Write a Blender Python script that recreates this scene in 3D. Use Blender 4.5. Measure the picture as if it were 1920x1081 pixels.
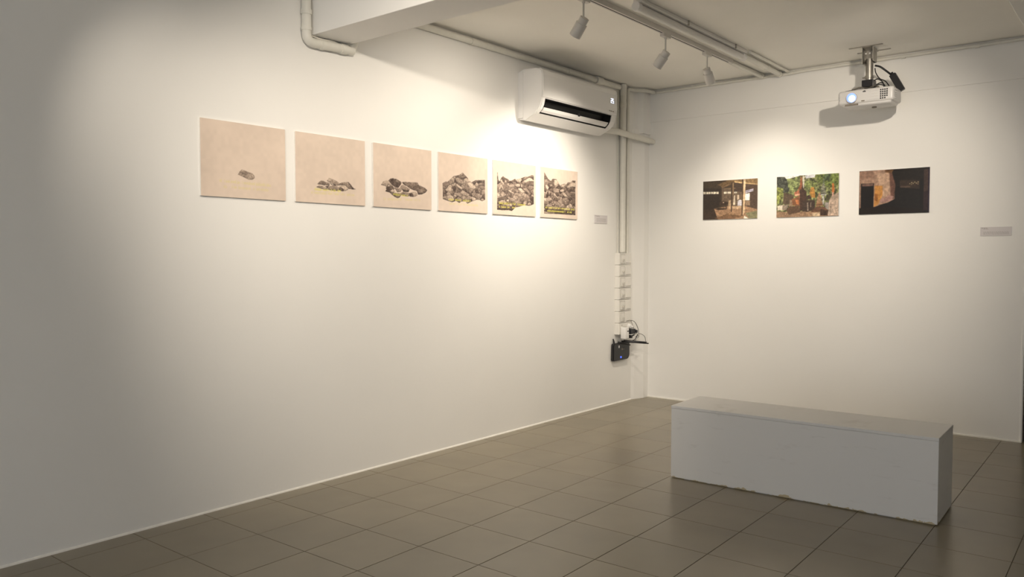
import bpy, bmesh, math, random
import numpy as np
from mathutils import Vector, Matrix

scene = bpy.context.scene
for o in list(bpy.data.objects):
    bpy.data.objects.remove(o)
COL = scene.collection
R = math.radians

# ------------------------------------------------------------------ camera
YAW, PITCH, ROLL = -0.6837, -0.0396, -0.0005
cam_data = bpy.data.cameras.new('camera')
cam = bpy.data.objects.new('camera', cam_data)
COL.objects.link(cam)
fw = Vector((math.sin(YAW) * math.cos(PITCH), math.cos(YAW) * math.cos(PITCH), math.sin(PITCH)))
rt = Vector((math.cos(YAW), -math.sin(YAW), 0))
up = rt.cross(fw)
r2 = math.cos(ROLL) * rt + math.sin(ROLL) * up
u2 = -math.sin(ROLL) * rt + math.cos(ROLL) * up
CAM = Vector((4.1776, 0.0, 1.4523))
M = Matrix((r2, u2, -fw)).transposed().to_4x4()
M.translation = CAM
cam.matrix_world = M
cam_data.sensor_width = 36.0
cam_data.lens = 1496.7 / 1920 * 36.0
cam_data.clip_start = 0.05
scene.camera = cam

# ------------------------------------------------------------------ world, exposure, daylight
scene.view_settings.view_transform = 'Standard'
scene.view_settings.look = 'None'
scene.view_settings.gamma = 1.0
scene.view_settings.use_curve_mapping = False
scene.view_settings.exposure = 0.0

world = bpy.data.worlds.new('world')
scene.world = world
world.use_nodes = True
bg = world.node_tree.nodes['Background']
bg.inputs[0].default_value = (0.62, 0.74, 0.92, 1)
bg.inputs[1].default_value = 0.25

WARM = (1.0, 0.885, 0.742)
DAY = (0.96, 0.97, 1.0)
sky_l = bpy.data.lights.new('window_front_offscreen', 'AREA')
sky_l.shape = 'RECTANGLE'
sky_l.size, sky_l.size_y = 3.6, 2.0
sky_l.color = DAY
sky_l.energy = 84.0
sky_o = bpy.data.objects.new('window_front_offscreen', sky_l)
COL.objects.link(sky_o)
sky_o.location = (3.4, -3.38, 1.35)
sky_o.rotation_euler = (R(90), 0, 0)      # shines in through the shop window behind the camera

# lamp heads on the ceiling tracks: (x, y, aim point, watts, beam angle)
LAMPS = [
    (1.258, 4.31, (0.0, 4.45, 1.50), 54, 150),
    (1.258, 5.40, (0.0, 5.45, 1.55), 142, 96),
    (1.258, 6.10, (1.35, 7.29, 1.30), 65, 100),
    (1.258, 1.35, (0.0, 2.65, 1.83), 52, 70),
    (2.60, 1.90, (0.30, 3.80, 1.55), 234, 78),
    (3.28, 4.90, (1.80, 7.29, 1.75), 158, 78),
]

# ------------------------------------------------------------------ dimensions
ZC = 3.145                     # ceiling
def yb(x): return 7.2901 + 0.0065 * x      # the back wall is a touch out of square
BROT = 0.0065
XW = 3.352                     # free end of the back wall
XR, YF, YE = 6.3, -3.2, 9.2    # right wall, front wall, end of the passage

# ------------------------------------------------------------------ materials
MATS = {}
def srgb(r, g, b):
    f = lambda c: c / 12.92 if c <= 0.04045 else ((c + 0.055) / 1.055) ** 2.4
    return (f(r / 255), f(g / 255), f(b / 255), 1)

def mat(name, col, rough=0.5, metal=0.0, noise=0.0, nscale=8.0, bump=0.0, bscale=60.0, emit=None, estr=0.0, spec=0.5, coat=0.0):
    if name in MATS: return MATS[name]
    m = bpy.data.materials.new(name); m.use_nodes = True
    nt = m.node_tree; n = nt.nodes; l = nt.links
    b = n['Principled BSDF']
    b.inputs['Base Color'].default_value = col
    b.inputs['Roughness'].default_value = rough
    b.inputs['Metallic'].default_value = metal
    b.inputs['Specular IOR Level'].default_value = spec
    b.inputs['Coat Weight'].default_value = coat
    tc = n.new('ShaderNodeTexCoord')
    if noise:
        nz = n.new('ShaderNodeTexNoise'); nz.inputs['Scale'].default_value = nscale; nz.inputs['Detail'].default_value = 6
        l.new(tc.outputs['Object'], nz.inputs['Vector'])
        rp = n.new('ShaderNodeValToRGB')
        rp.color_ramp.elements[0].position = 0.3; rp.color_ramp.elements[1].position = 0.7
        rp.color_ramp.elements[0].color = tuple(c * (1 - noise) for c in col[:3]) + (1,)
        rp.color_ramp.elements[1].color = tuple(min(1, c * (1 + noise)) for c in col[:3]) + (1,)
        l.new(nz.outputs['Fac'], rp.inputs['Fac']); l.new(rp.outputs['Color'], b.inputs['Base Color'])
    if bump:
        nb = n.new('ShaderNodeTexNoise'); nb.inputs['Scale'].default_value = bscale; nb.inputs['Detail'].default_value = 4
        l.new(tc.outputs['Object'], nb.inputs['Vector'])
        bp = n.new('ShaderNodeBump'); bp.inputs['Strength'].default_value = bump; bp.inputs['Distance'].default_value = 0.004
        l.new(nb.outputs['Fac'], bp.inputs['Height']); l.new(bp.outputs['Normal'], b.inputs['Normal'])
    if emit:
        b.inputs['Emission Color'].default_value = emit; b.inputs['Emission Strength'].default_value = estr
    MATS[name] = m
    return m

def rgb(r, g, b): return (r, g, b, 1)
m_wall = mat('white_wall_paint', rgb(.86, .85, .82), .62, noise=.012, nscale=1.5, bump=.10, bscale=45)
m_ceil = mat('ceiling_paint', rgb(.92, .90, .84), .7, noise=.015, nscale=2.0, bump=.08, bscale=35)
m_beam = mat('beam_paint', rgb(.87, .86, .83), .65, noise=.015, nscale=2.0, bump=.08, bscale=35)
m_skirt = mat('skirting_caulk', rgb(.86, .84, .78), .5, noise=.05, nscale=20)
m_grout = mat('floor_grout', srgb(88, 78, 62), .8, noise=.15, nscale=30)
m_pipe = mat('painted_pvc', rgb(.74, .725, .66), .42, noise=.03, nscale=20, bump=.05, bscale=50)
m_white = mat('white_plastic', rgb(.80, .79, .77), .35)
m_proj = mat('projector_white', rgb(.60, .59, .575), .35)
m_acw = mat('air_con_white', rgb(.82, .81, .79), .28)
m_black = mat('black_plastic', rgb(.012, .012, .014), .38)
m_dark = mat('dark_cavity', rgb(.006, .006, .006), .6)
m_steel = mat('brushed_steel', rgb(.42, .40, .36), .38, metal=.9, noise=.15, nscale=40)
m_cable = mat('black_cable', rgb(.01, .01, .011), .45)
m_wcable = mat('painted_cable', rgb(.72, .70, .63), .5)
m_switch = mat('ivory_switch_plastic', rgb(.77, .75, .70), .38)
m_switch2 = mat('pale_toggle_plastic', rgb(.55, .53, .48), .4)
m_label = mat('label_card', rgb(.66, .63, .63), .6)
m_ink = mat('grey_label_ink', rgb(.40, .37, .36), .7)
m_board = mat('print_board_edge', rgb(.80, .77, .72), .6)
m_spot = mat('spot_head_white', rgb(.66, .64, .60), .4)
m_lens = mat('lamp_lens', rgb(.9, .85, .75), .3, emit=(1, .86, .64, 1), estr=12)
m_plens = mat('projector_lens_light', rgb(.5, .6, .9), .1, emit=(.62, .78, 1.0, 1), estr=9)
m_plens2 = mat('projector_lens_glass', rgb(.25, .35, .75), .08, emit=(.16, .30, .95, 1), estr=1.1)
m_disp = mat('air_con_display', rgb(.7, .75, .9), .3, emit=(.75, .82, 1, 1), estr=1.7)
m_led = mat('blue_led', rgb(.05, .1, .8), .3, emit=(.03, .08, 1, 1), estr=3.0)
m_tube = mat('opal_tube', rgb(.78, .76, .72), .3)
m_frame = mat('window_aluminium', rgb(.35, .34, .33), .4, metal=.6)
m_strip = mat('dark_brown_strip', srgb(60, 50, 36), .6)
m_mark = mat('grey_print_mark', srgb(120, 112, 100), .6)

def glass_mat():
    m = bpy.data.materials.new('window_glass'); m.use_nodes = True
    nt = m.node_tree; n = nt.nodes; n.clear()
    o = n.new('ShaderNodeOutputMaterial'); t = n.new('ShaderNodeBsdfTransparent'); g = n.new('ShaderNodeBsdfGlossy')
    g.inputs['Roughness'].default_value = .02
    mx = n.new('ShaderNodeMixShader'); mx.inputs[0].default_value = .08
    nt.links.new(t.outputs[0], mx.inputs[1]); nt.links.new(g.outputs[0], mx.inputs[2]); nt.links.new(mx.outputs[0], o.inputs[0])
    return m
m_glass = glass_mat()

def tile_mat():
    m = bpy.data.materials.new('grey_floor_tile'); m.use_nodes = True
    nt = m.node_tree; n = nt.nodes; l = nt.links; b = n['Principled BSDF']
    tc = n.new('ShaderNodeTexCoord'); geo = n.new('ShaderNodeNewGeometry'); oi = n.new('ShaderNodeObjectInfo')
    nz = n.new('ShaderNodeTexNoise'); nz.inputs['Scale'].default_value = 3.0; nz.inputs['Detail'].default_value = 8
    l.new(geo.outputs['Position'], nz.inputs['Vector'])
    rp = n.new('ShaderNodeValToRGB')
    rp.color_ramp.elements[0].position = .3; rp.color_ramp.elements[1].position = .72
    rp.color_ramp.elements[0].color = rgb(.182, .152, .098); rp.color_ramp.elements[1].color = rgb(.222, .187, .123)
    l.new(nz.outputs['Fac'], rp.inputs['Fac'])
    hs = n.new('ShaderNodeHueSaturation')
    mr = n.new('ShaderNodeMapRange'); mr.inputs[3].default_value = .93; mr.inputs[4].default_value = 1.07
    l.new(oi.outputs['Random'], mr.inputs[0]); l.new(mr.outputs[0], hs.inputs['Value'])
    l.new(rp.outputs['Color'], hs.inputs['Color']); l.new(hs.outputs['Color'], b.inputs['Base Color'])
    n2 = n.new('ShaderNodeTexNoise'); n2.inputs['Scale'].default_value = 7; n2.inputs['Detail'].default_value = 5
    l.new(geo.outputs['Position'], n2.inputs['Vector'])
    m2 = n.new('ShaderNodeMapRange'); m2.inputs[3].default_value = .27; m2.inputs[4].default_value = .32
    l.new(n2.outputs['Fac'], m2.inputs[0]); l.new(m2.outputs[0], b.inputs['Roughness'])
    b.inputs['Specular IOR Level'].default_value = 1.0
    return m
m_tile = tile_mat()

def bench_mat():
    m = bpy.data.materials.new('bench_white_paint'); m.use_nodes = True
    nt = m.node_tree; n = nt.nodes; l = nt.links; b = n['Principled BSDF']
    tc = n.new('ShaderNodeTexCoord')
    sep = n.new('ShaderNodeSeparateXYZ'); l.new(tc.outputs['Object'], sep.inputs[0])
    # chipped, yellowed paint along the very bottom edge
    n1 = n.new('ShaderNodeTexNoise'); n1.inputs['Scale'].default_value = 14; n1.inputs['Detail'].default_value = 6
    l.new(tc.outputs['Object'], n1.inputs['Vector'])
    a = n.new('ShaderNodeMath'); a.operation = 'MULTIPLY_ADD'; a.inputs[1].default_value = -.10; a.inputs[2].default_value = .054
    l.new(n1.outputs['Fac'], a.inputs[0])
    lt = n.new('ShaderNodeMath'); lt.operation = 'LESS_THAN'; l.new(sep.outputs['Z'], lt.inputs[0]); l.new(a.outputs[0], lt.inputs[1])
    # scuffs
    mp = n.new('ShaderNodeMapping'); mp.inputs['Scale'].default_value = (2.2, 2.2, 9); l.new(tc.outputs['Object'], mp.inputs[0])
    n2 = n.new('ShaderNodeTexNoise'); n2.inputs['Scale'].default_value = 2.2; n2.inputs['Detail'].default_value = 9; n2.inputs['Roughness'].default_value = .65
    l.new(mp.outputs[0], n2.inputs['Vector'])
    rp = n.new('ShaderNodeValToRGB'); rp.color_ramp.elements[0].position = .20; rp.color_ramp.elements[1].position = .41
    rp.color_ramp.elements[0].color = rgb(.62, .61, .585); rp.color_ramp.elements[1].color = rgb(.77, .765, .75)
    l.new(n2.outputs['Fac'], rp.inputs['Fac'])
    mx = n.new('ShaderNodeMix'); mx.data_type = 'RGBA'
    l.new(lt.outputs[0], mx.inputs['Factor']); l.new(rp.outputs['Color'], mx.inputs['A']); mx.inputs['B'].default_value = srgb(196, 182, 150)
    l.new(mx.outputs['Result'], b.inputs['Base Color'])
    b.inputs['Roughness'].default_value = .55
    nb = n.new('ShaderNodeTexNoise'); nb.inputs['Scale'].default_value = 25; nb.inputs['Detail'].default_value = 5
    l.new(tc.outputs['Object'], nb.inputs['Vector'])
    bp = n.new('ShaderNodeBump'); bp.inputs['Strength'].default_value = .12; bp.inputs['Distance'].default_value = .004
    l.new(nb.outputs['Fac'], bp.inputs['Height']); l.new(bp.outputs['Normal'], b.inputs['Normal'])
    return m
m_bench = bench_mat()

def print_mat(name, rough):
    m = bpy.data.materials.new(name); m.use_nodes = True
    nt = m.node_tree; b = nt.nodes['Principled BSDF']
    at = nt.nodes.new('ShaderNodeAttribute'); at.attribute_name = 'ink'
    nt.links.new(at.outputs['Color'], b.inputs['Base Color'])
    b.inputs['Roughness'].default_value = rough
    return m
m_print = print_mat('matte_print', .55)
m_photo = print_mat('semi_gloss_photo', .32)

# ------------------------------------------------------------------ geometry helpers
class MB:
    """collects shapes and links them as one mesh object"""
    def __init__(s): s.bm = bmesh.new()
    def box(s, x0, x1, y0, y1, z0, z1, bev=0.0, seg=2):
        t = bmesh.new()
        v = [t.verts.new((x, y, z)) for x in (x0, x1) for y in (y0, y1) for z in (z0, z1)]
        for f in ((0, 1, 3, 2), (4, 6, 7, 5), (0, 4, 5, 1), (2, 3, 7, 6), (0, 2, 6, 4), (1, 5, 7, 3)):
            t.faces.new([v[i] for i in f])
        bmesh.ops.recalc_face_normals(t, faces=t.faces[:])
        if bev: bmesh.ops.bevel(t, geom=t.edges[:], offset=bev, segments=seg, affect='EDGES', profile=.5, clamp_overlap=True)
        s.merge(t); return s
    def merge(s, t, mtx=None):
        if mtx is not None: t.transform(mtx)
        me = bpy.data.meshes.new('tmp'); t.to_mesh(me); t.free(); s.bm.from_mesh(me); bpy.data.meshes.remove(me)
    def cyl(s, p0, p1, r, r1=None, n=16, caps=True):
        p0, p1 = Vector(p0), Vector(p1); d = p1 - p0
        t = bmesh.new()
        bmesh.ops.create_cone(t, cap_ends=caps, segments=n, radius1=r, radius2=r if r1 is None else r1, depth=d.length)
        q = Vector((0, 0, 1)).rotation_difference(d.normalized())
        s.merge(t, Matrix.Translation((p0 + p1) / 2) @ q.to_matrix().to_4x4()); return s
    def tube(s, pts, r, n=10, cap=True):
        """round tube through points"""
        pts = [Vector(p) for p in pts]
        t = bmesh.new(); rings = []; prev = None
        for i, p in enumerate(pts):
            d = (pts[min(i + 1, len(pts) - 1)] - pts[max(i - 1, 0)]).normalized()
            if prev is None:
                a = d.orthogonal().normalized()
            else:
                a = (prev - d * prev.dot(d)).normalized()
            prev = a; b = d.cross(a)
            rings.append([t.verts.new(p + r * (math.cos(2 * math.pi * k / n) * a + math.sin(2 * math.pi * k / n) * b)) for k in range(n)])
        for A, B in zip(rings, rings[1:]):
            for k in range(n): t.faces.new((A[k], A[(k + 1) % n], B[(k + 1) % n], B[k]))
        if cap: t.faces.new(rings[0][::-1]); t.faces.new(rings[-1])
        bmesh.ops.recalc_face_normals(t, faces=t.faces[:])
        s.merge(t); return s
    def prism(s, poly, axis, a, b):
        """extrude a 2D polygon; axis 'y': poly is (x,z); axis 'z': poly is (x,y); axis 'x': poly is (y,z)"""
        t = bmesh.new()
        def P(u, v, w): return {'y': (u, w, v), 'z': (u, v, w), 'x': (w, u, v)}[axis]
        A = [t.verts.new(P(u, v, a)) for u, v in poly]; B = [t.verts.new(P(u, v, b)) for u, v in poly]
        n = len(poly)
        for k in range(n): t.faces.new((A[k], A[(k + 1) % n], B[(k + 1) % n], B[k]))
        t.faces.new(A[::-1]); t.faces.new(B)
        bmesh.ops.recalc_face_normals(t, faces=t.faces[:])
        s.merge(t); return s
    def build(s, name, m, parent=None, smooth=False):
        me = bpy.data.meshes.new(name); s.bm.to_mesh(me); s.bm.free()
        me.materials.append(m)
        if smooth:
            me.polygons.foreach_set('use_smooth', [True] * len(me.polygons))
            me.set_sharp_from_angle(angle=R(38))
        o = bpy.data.objects.new(name, me); COL.objects.link(o)
        if parent: o.parent = parent
        return o

def tag(o, label=None, cat=None, group=None, kind=None):
    if label: o['label'] = label
    if cat: o['category'] = cat
    if group: o['group'] = group
    if kind: o['kind'] = kind
    return o

def empty(name, loc, label, cat, group=None, rz=0.0):
    o = bpy.data.objects.new(name, None); COL.objects.link(o)
    o.location = loc; o.rotation_euler = (0, 0, rz); o.empty_display_size = .05
    return tag(o, label, cat, group)

def bez(pts, n=8):
    """smooth Catmull-Rom path through points"""
    P = [Vector(p) for p in pts]; P = [2 * P[0] - P[1]] + P + [2 * P[-1] - P[-2]]; out = []
    for i in range(1, len(P) - 2):
        for k in range(n):
            t = k / n; a, b, c, d = P[i - 1], P[i], P[i + 1], P[i + 2]
            out.append(.5 * ((2 * b) + (c - a) * t + (2 * a - 5 * b + 4 * c - d) * t * t + (3 * b - a - 3 * c + d) * t ** 3))
    out.append(P[-2]); return out

def arc_path(pts, rad, n=6):
    """polyline with rounded corners"""
    P = [Vector(p) for p in pts]; out = [P[0]]
    for a, b, c in zip(P, P[1:], P[2:]):
        u = (a - b).normalized(); v = (c - b).normalized()
        s, e = b + u * rad, b + v * rad
        for k in range(n + 1):
            t = k / n; out.append((1 - t) ** 2 * s + 2 * t * (1 - t) * b + t * t * e)
    out.append(P[-1]); return out

# ================================================================== THE ROOM
def struct(name, mb, m, parent=None):
    o = mb.build(name, m, parent)
    return tag(o, kind='structure') if parent is None else o

T = .14
struct('wall_left', MB().box(-T, 0, YF - T, 7.5, -.03, ZC + .25), m_wall)
# back wall: lower face, and the flush beam over it that stands a few millimetres proud above a thin shadow line
wb = MB()
wb.prism([(-.0, yb(0)), (XW, yb(XW)), (XW, yb(XW) + .17), (0, yb(0) + .17)], 'z', -.03, ZC + .2)
wall_back = struct('wall_back', wb, m_wall)
ub = MB().prism([(0, yb(0) - .011), (XW + .01, yb(XW) - .011), (XW + .01, yb(XW)), (0, yb(0))], 'z', 2.826, ZC + .1)
ub.build('beam_face', m_wall, wall_back)
# end of the back wall: plaster bead, then a dark brown strip beside it
struct('trim_1', MB().box(XW - .012, XW + .006, yb(XW) - .004, yb(XW) + .05, 0, ZC, .004), m_wall)
struct('trim_2', MB().box(XW - .03, XW + .022, yb(XW) + .055, yb(XW) + .095, 0, ZC, .003), m_strip)
struct('wall_passage', MB().box(XW - .12, XW, yb(XW) + .09, YE, -.03, ZC + .2), m_wall)
struct('wall_end', MB().box(XW - .2, XR + T, YE, YE + T, -.03, ZC + .2), m_wall)
struct('wall_right', MB().box(XR, XR + T, YF - T, YE + T, -.03, ZC + .25), m_wall)
# front wall with the shop window
WX0, WX1, WZ0, WZ1 = 1.5, 5.3, .28, 2.45
fwl = MB()
fwl.box(-T, WX0, YF - T, YF, -.03, ZC + .2).box(WX1, XR + T, YF - T, YF, -.03, ZC + .2)
fwl.box(WX0, WX1, YF - T, YF, -.03, WZ0).box(WX0, WX1, YF - T, YF, WZ1, ZC + .2)
struct('wall_front', fwl, m_wall)
win = tag(bpy.data.objects.new('window_1', None), kind='structure'); COL.objects.link(win); win.location = (0, 0, 0)
fr = MB()
for x in (WX0, (WX0 + WX1) / 2 - .02, WX1 - .04): fr.box(x, x + .04, YF - .09, YF - .04, WZ0, WZ1)
fr.box(WX0, WX1, YF - .09, YF - .04, WZ0, WZ0 + .04).box(WX0, WX1, YF - .09, YF - .04, WZ1 - .04, WZ1)
fr.build('window_frame', m_frame, win)
xm = (WX0 + WX1) / 2
for a, b in ((WX0 + .04, xm - .02), (xm + .02, WX1 - .04)):
    MB().box(a, b, YF - .069, YF - .061, WZ0 + .04, WZ1 - .04).build('pane', m_glass, win)

struct('ceiling', MB().box(-T, XR + T, YF - T, YE + T, ZC, ZC + .16), m_ceil)
struct('ceiling_beam', MB().box(0, XR, 3.115, 3.412, 2.833, ZC + .01, .004), m_beam)
# lower lintel over the right-hand side of the room
struct('trim_3', MB().box(3.362, 3.62, 3.41, YE, ZC - .045, ZC + .01, .006), m_beam)
# plastered-over pilaster in the corner behind the pipes
pil = MB()
pil.prism([(-.01, 7.02), (.018, 7.08), (.046, 7.17), (.056, 7.20), (.058, 7.31), (-.01, 7.31)], 'z', -.01, 2.74)
pil.prism([(-.01, 7.06), (.022, 7.12), (.07, 7.15), (.075, 7.31), (-.01, 7.31)], 'z', 2.70, ZC)
tag(pil.build('trim_4', m_wall), kind='structure')

# skirting bead
sk = MB().prism([(0, 0), (.009, 0), (.007, .006), (.002, .010), (0, .010)], 'y', YF, 7.04)
tag(sk.build('baseboard_left', m_skirt), kind='structure')
sk = MB()
sk.prism([(.05, yb(0) - .010), (XW + .004, yb(XW) - .010), (XW + .004, yb(XW)), (.05, yb(0))], 'z', 0, .010)
tag(sk.build('baseboard_back', m_skirt), kind='structure')

# ------------------------------------------------------------------ floor: every tile in view is a piece of its own
floor = MB().box(-T, XR + T, YF - T, YE + T, -.10, -.0022).build('floor', m_grout)
tag(floor, kind='structure')
TX, TY, TA, TW, TH = .164, .357, .0137, .3942, .400
ca, sa = math.cos(TA), math.sin(TA)
GAP = .0015
def tp(u, v): return (TX + ca * u - sa * v, TY + sa * u + ca * v)
def clip(poly, a, b, c):
    """keep a*x+b*y<=c"""
    out = []
    for i, p in enumerate(poly):
        q = poly[(i + 1) % len(poly)]
        dp, dq = a * p[0] + b * p[1] - c, a * q[0] + b * q[1] - c
        if dp <= 0: out.append(p)
        if (dp < 0) != (dq < 0) and dp != dq:
            t = dp / (dp - dq); out.append((p[0] + t * (q[0] - p[0]), p[1] + t * (q[1] - p[1])))
    return out
def frame_pos(p):
    d = Vector(p) - CAM; z = d.dot(fw)
    if z < .1: return None
    return 960 + 1496.7 * d.dot(r2) / z, 540.5 - 1496.7 * d.dot(u2) / z
def tile_geo(poly):
    """flat tile with a small worn bevel"""
    n = len(poly); cx = sum(p[0] for p in poly) / n; cy = sum(p[1] for p in poly) / n
    ins = []
    for x, y in poly:
        d = math.hypot(x - cx, y - cy); k = (d - .0016) / d if d > .004 else .5
        ins.append((cx + (x - cx) * k, cy + (y - cy) * k))
    vs = [(x, y, 0) for x, y in ins] + [(x, y, -.0012) for x, y in poly] + [(x, y, -.008) for x, y in poly]
    fs = [list(range(n))]
    for k in range(n):
        j = (k + 1) % n
        fs.append([k, n + k, n + j, j]); fs.append([n + k, 2 * n + k, 2 * n + j, n + j])
    return vs, fs
def new_mesh(name, vs, fs, m):
    me = bpy.data.meshes.new(name); me.from_pydata(vs, [], fs); me.materials.append(m); me.update(); return me
h, w = TH / 2 - GAP, TW / 2 - GAP
vs, fs = tile_geo([(-w, -h), (w, -h), (w, h), (-w, h)])
tile_me = new_mesh('tile', vs, fs, m_tile)
tiles, rest = [], []
for i in range(-1, 17):
    for j in range(-10, 24):
        c = tp((i + .5) * TW, (j + .5) * TH)
        full = [tp((i + .5) * TW + a * w, (j + .5) * TH + b * h) for a, b in ((-1, -1), (1, -1), (1, 1), (-1, 1))]
        pl = clip(clip(full, -1, 0, -.001), 1, 0, XR)
        pl = clip(pl, 0, -1, -YF) if pl else pl
        if pl: pl = clip(pl, -.0065, 1, 7.2901 + .004) if c[0] < XW else clip(pl, 0, 1, YE)
        if len(pl) < 3: continue
        area = abs(sum(p[0] * q[1] - q[0] * p[1] for p, q in zip(pl, pl[1:] + pl[:1]))) / 2
        if area < 2e-4: continue
        pos = [frame_pos((x, y, 0)) for x, y in pl]
        vis = any(q and -5 < q[0] < 1925 and 600 < q[1] < 1086 for q in pos)
        is_full = abs(area - 4 * w * h) < 1e-6
        (tiles if vis else rest).append((c, pl, is_full, (Vector((c[0], c[1], 0)) - CAM).length))
tiles.sort(key=lambda t: t[3])
rest += tiles[300:]; tiles = tiles[:300]
for c, pl, is_full, _ in tiles:
    if is_full:
        o = bpy.data.objects.new('tile', tile_me); o.location = (c[0], c[1], 0); o.rotation_euler = (0, 0, TA)
    else:
        vs, fs = tile_geo([(x - c[0], y - c[1]) for x, y in pl])
        o = bpy.data.objects.new('tile', new_mesh('tile_cut', vs, fs, m_tile)); o.location = (c[0], c[1], 0)
    COL.objects.link(o); o.parent = floor
V, F = [], []
for c, pl, is_full, _ in rest:
    vs, fs = tile_geo(pl); k = len(V); V += vs; F += [[a + k for a in f] for f in fs]
o = bpy.data.objects.new('tiles_out_of_view', new_mesh('tiles_out_of_view', V, F, m_tile))
COL.objects.link(o); o.parent = floor; o['kind'] = 'stuff'

# ================================================================== BENCH
bx0, bx1, by, bd, bh = 1.700, 3.271, 4.705, .440, .478
brz = math.atan2(4.7457 - 4.7019, 3.2662 - 1.6941)
bench = empty('plinth_bench', (1.697, 4.702, 0), 'long low white box bench with scuffed sides standing on grey tiles', 'bench', rz=brz)
BL = 1.573
MB().box(.012, BL - .012, .012, bd - .012, 0.0, bh - .02).build('core', m_bench, bench)
MB().box(0, BL, 0, .014, .006, bh - .0185, .0015).build('front_panel', m_bench, bench)
MB().box(0, BL, bd - .014, bd, .006, bh - .0185, .0015).build('back_panel', m_bench, bench)
MB().box(0, .014, .0142, bd - .0142, .006, bh - .0185, .001).build('end_panel', m_bench, bench)
MB().box(BL - .014, BL, .0142, bd - .0142, .006, bh - .0185, .001).build('end_panel', m_bench, bench)
MB().box(-.001, BL + .001, -.001, bd + .001, bh - .0178, bh, .002).build('top_panel', m_bench, bench)

# ================================================================== AIR CONDITIONER
AY0, AY1 = 5.213, 6.345
ac = empty('air_conditioner', (0, (AY0 + AY1) / 2, 2.57), 'white wall-mounted split air conditioner with open black vent', 'air conditioner')
yc = (AY0 + AY1) / 2
def acp(poly): return [(x, z - 2.57) for x, z in poly]
prof = [(.0, 2.59), (.0, 2.985), (.05, 3.0), (.17, 2.992), (.215, 2.982), (.238, 2.965), (.246, 2.93), (.247, 2.80), (.243, 2.735), (.232, 2.69),
        (.214, 2.658), (.185, 2.632), (.15, 2.615), (.07, 2.578)]
notch = prof[:8] + [(.2435, 2.742), (.16, 2.745), (.135, 2.67), (.178, 2.627)] + prof[12:]
SY0, SY1 = AY0 + .045, AY1 - .075
b = MB().prism(acp(prof), 'y', AY0 + .012 - yc, SY0 - yc).prism(acp(prof), 'y', SY1 - yc, AY1 - .004 - yc).prism(acp(notch), 'y', SY0 - yc, SY1 - yc)
b.build('body', m_acw, ac)
# back plate a little proud at the near side
MB().prism(acp([(0, 2.60), (0, 2.975), (.05, 2.975), (.05, 2.60)]), 'y', AY0 - .004 - yc, AY0 + .013 - yc).build('back_plate', m_acw, ac)
# curved side cap at the near end
sc_ = [(.045, 2.585)] + [(.045, 2.992), (.17, 2.988), (.213, 2.978), (.236, 2.962), (.243, 2.93), (.244, 2.80), (.238, 2.735), (.226, 2.69), (.208, 2.66), (.15, 2.617), (.07, 2.58)]
MB().prism(acp(sc_), 'y', AY0 + .002 - yc, AY0 + .0125 - yc).build('side_cap', m_acw, ac)
# front panel, proud of the body
fp = [(.2455, 2.748), (.2495, 2.80), (.2545, 2.80)]
pan_out = [(.253, 2.750), (.2555, 2.80), (.2545, 2.93), (.246, 2.967), (.222, 2.986)]
pan_in = [(.214, 2.982), (.238, 2.965), (.2455, 2.93), (.2465, 2.80), (.2432, 2.748)]
ac_panel = MB().prism(acp(pan_out + pan_in), 'y', AY0 + .004 - yc, AY1 - .002 - yc).build('front_panel', m_acw, ac)
# dark outlet lining
lin = [(.240, 2.7395), (.162, 2.7425), (.139, 2.672), (.178, 2.6292), (.1745, 2.6305), (.1425, 2.673), (.1645, 2.7395), (.240, 2.7365)]
MB().prism(acp(lin), 'y', SY0 + .001 - yc, SY1 - .001 - yc).build('outlet', m_dark, ac)
for y in (SY0 + .001, SY1 - .004): MB().prism(acp([(.238, 2.739), (.16, 2.741), (.139, 2.672), (.178, 2.631), (.21, 2.660), (.228, 2.69)]), 'y', y - yc, y + .003 - yc).build('outlet_cheek', m_dark, ac)
lv = [(.186, 2.6390), (.207, 2.6545), (.2205, 2.6745), (.2165, 2.6765), (.204, 2.6585), (.182, 2.6430)]
lou = MB().prism(acp(lv), 'y', SY0 + .015 - yc, SY1 - .02 - yc).build('louver', m_acw, ac)
MB().box(.19, .222, -.016, .016, 2.668 - 2.57, 2.694 - 2.57, .004).build('louver_clip', m_black, lou)
MB().box(.06, .215, SY1 - .05 - yc, SY1 - .025 - yc, 2.655 - 2.57, 2.678 - 2.57, .004).build('louver_pivot', m_acw, lou)
# temperature display: two seven-segment digits, and the printed maker's mark under it
def seg7(mb, x, y, z, w, hh, on, t):
    P = {'a': (0, 1, 1, 1), 'g': (0, .5, 1, .5), 'd': (0, 0, 1, 0), 'f': (0, .5, 0, 1), 'b': (1, .5, 1, 1), 'e': (0, 0, 0, .5), 'c': (1, 0, 1, .5)}
    for k in on:
        a, b_, c_, d_ = P[k]
        mb.box(x, x + .001, y + a * w - t / 2, y + c_ * w + t / 2, z + b_ * hh - t / 2, z + d_ * hh + t / 2)
dp = MB()
seg7(dp, .2552, AY1 - .105 - yc, 2.852 - 2.57, .016, .036, 'abged', .0042)
seg7(dp, .2552, AY1 - .077 - yc, 2.852 - 2.57, .016, .036, 'afgcd', .0042)
tag(dp.build('display', m_disp, ac_panel), 'glowing bluish white digits')
mk = MB()
for k in range(7):
    mk.box(.2548, .2556, AY1 - .135 + k * .012 - yc, AY1 - .127 + k * .012 - yc, 2.772 - 2.57, 2.778 - 2.57 + (.003 if k % 3 == 0 else 0))
mk.build('maker_mark', m_mark, ac_panel)

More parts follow.
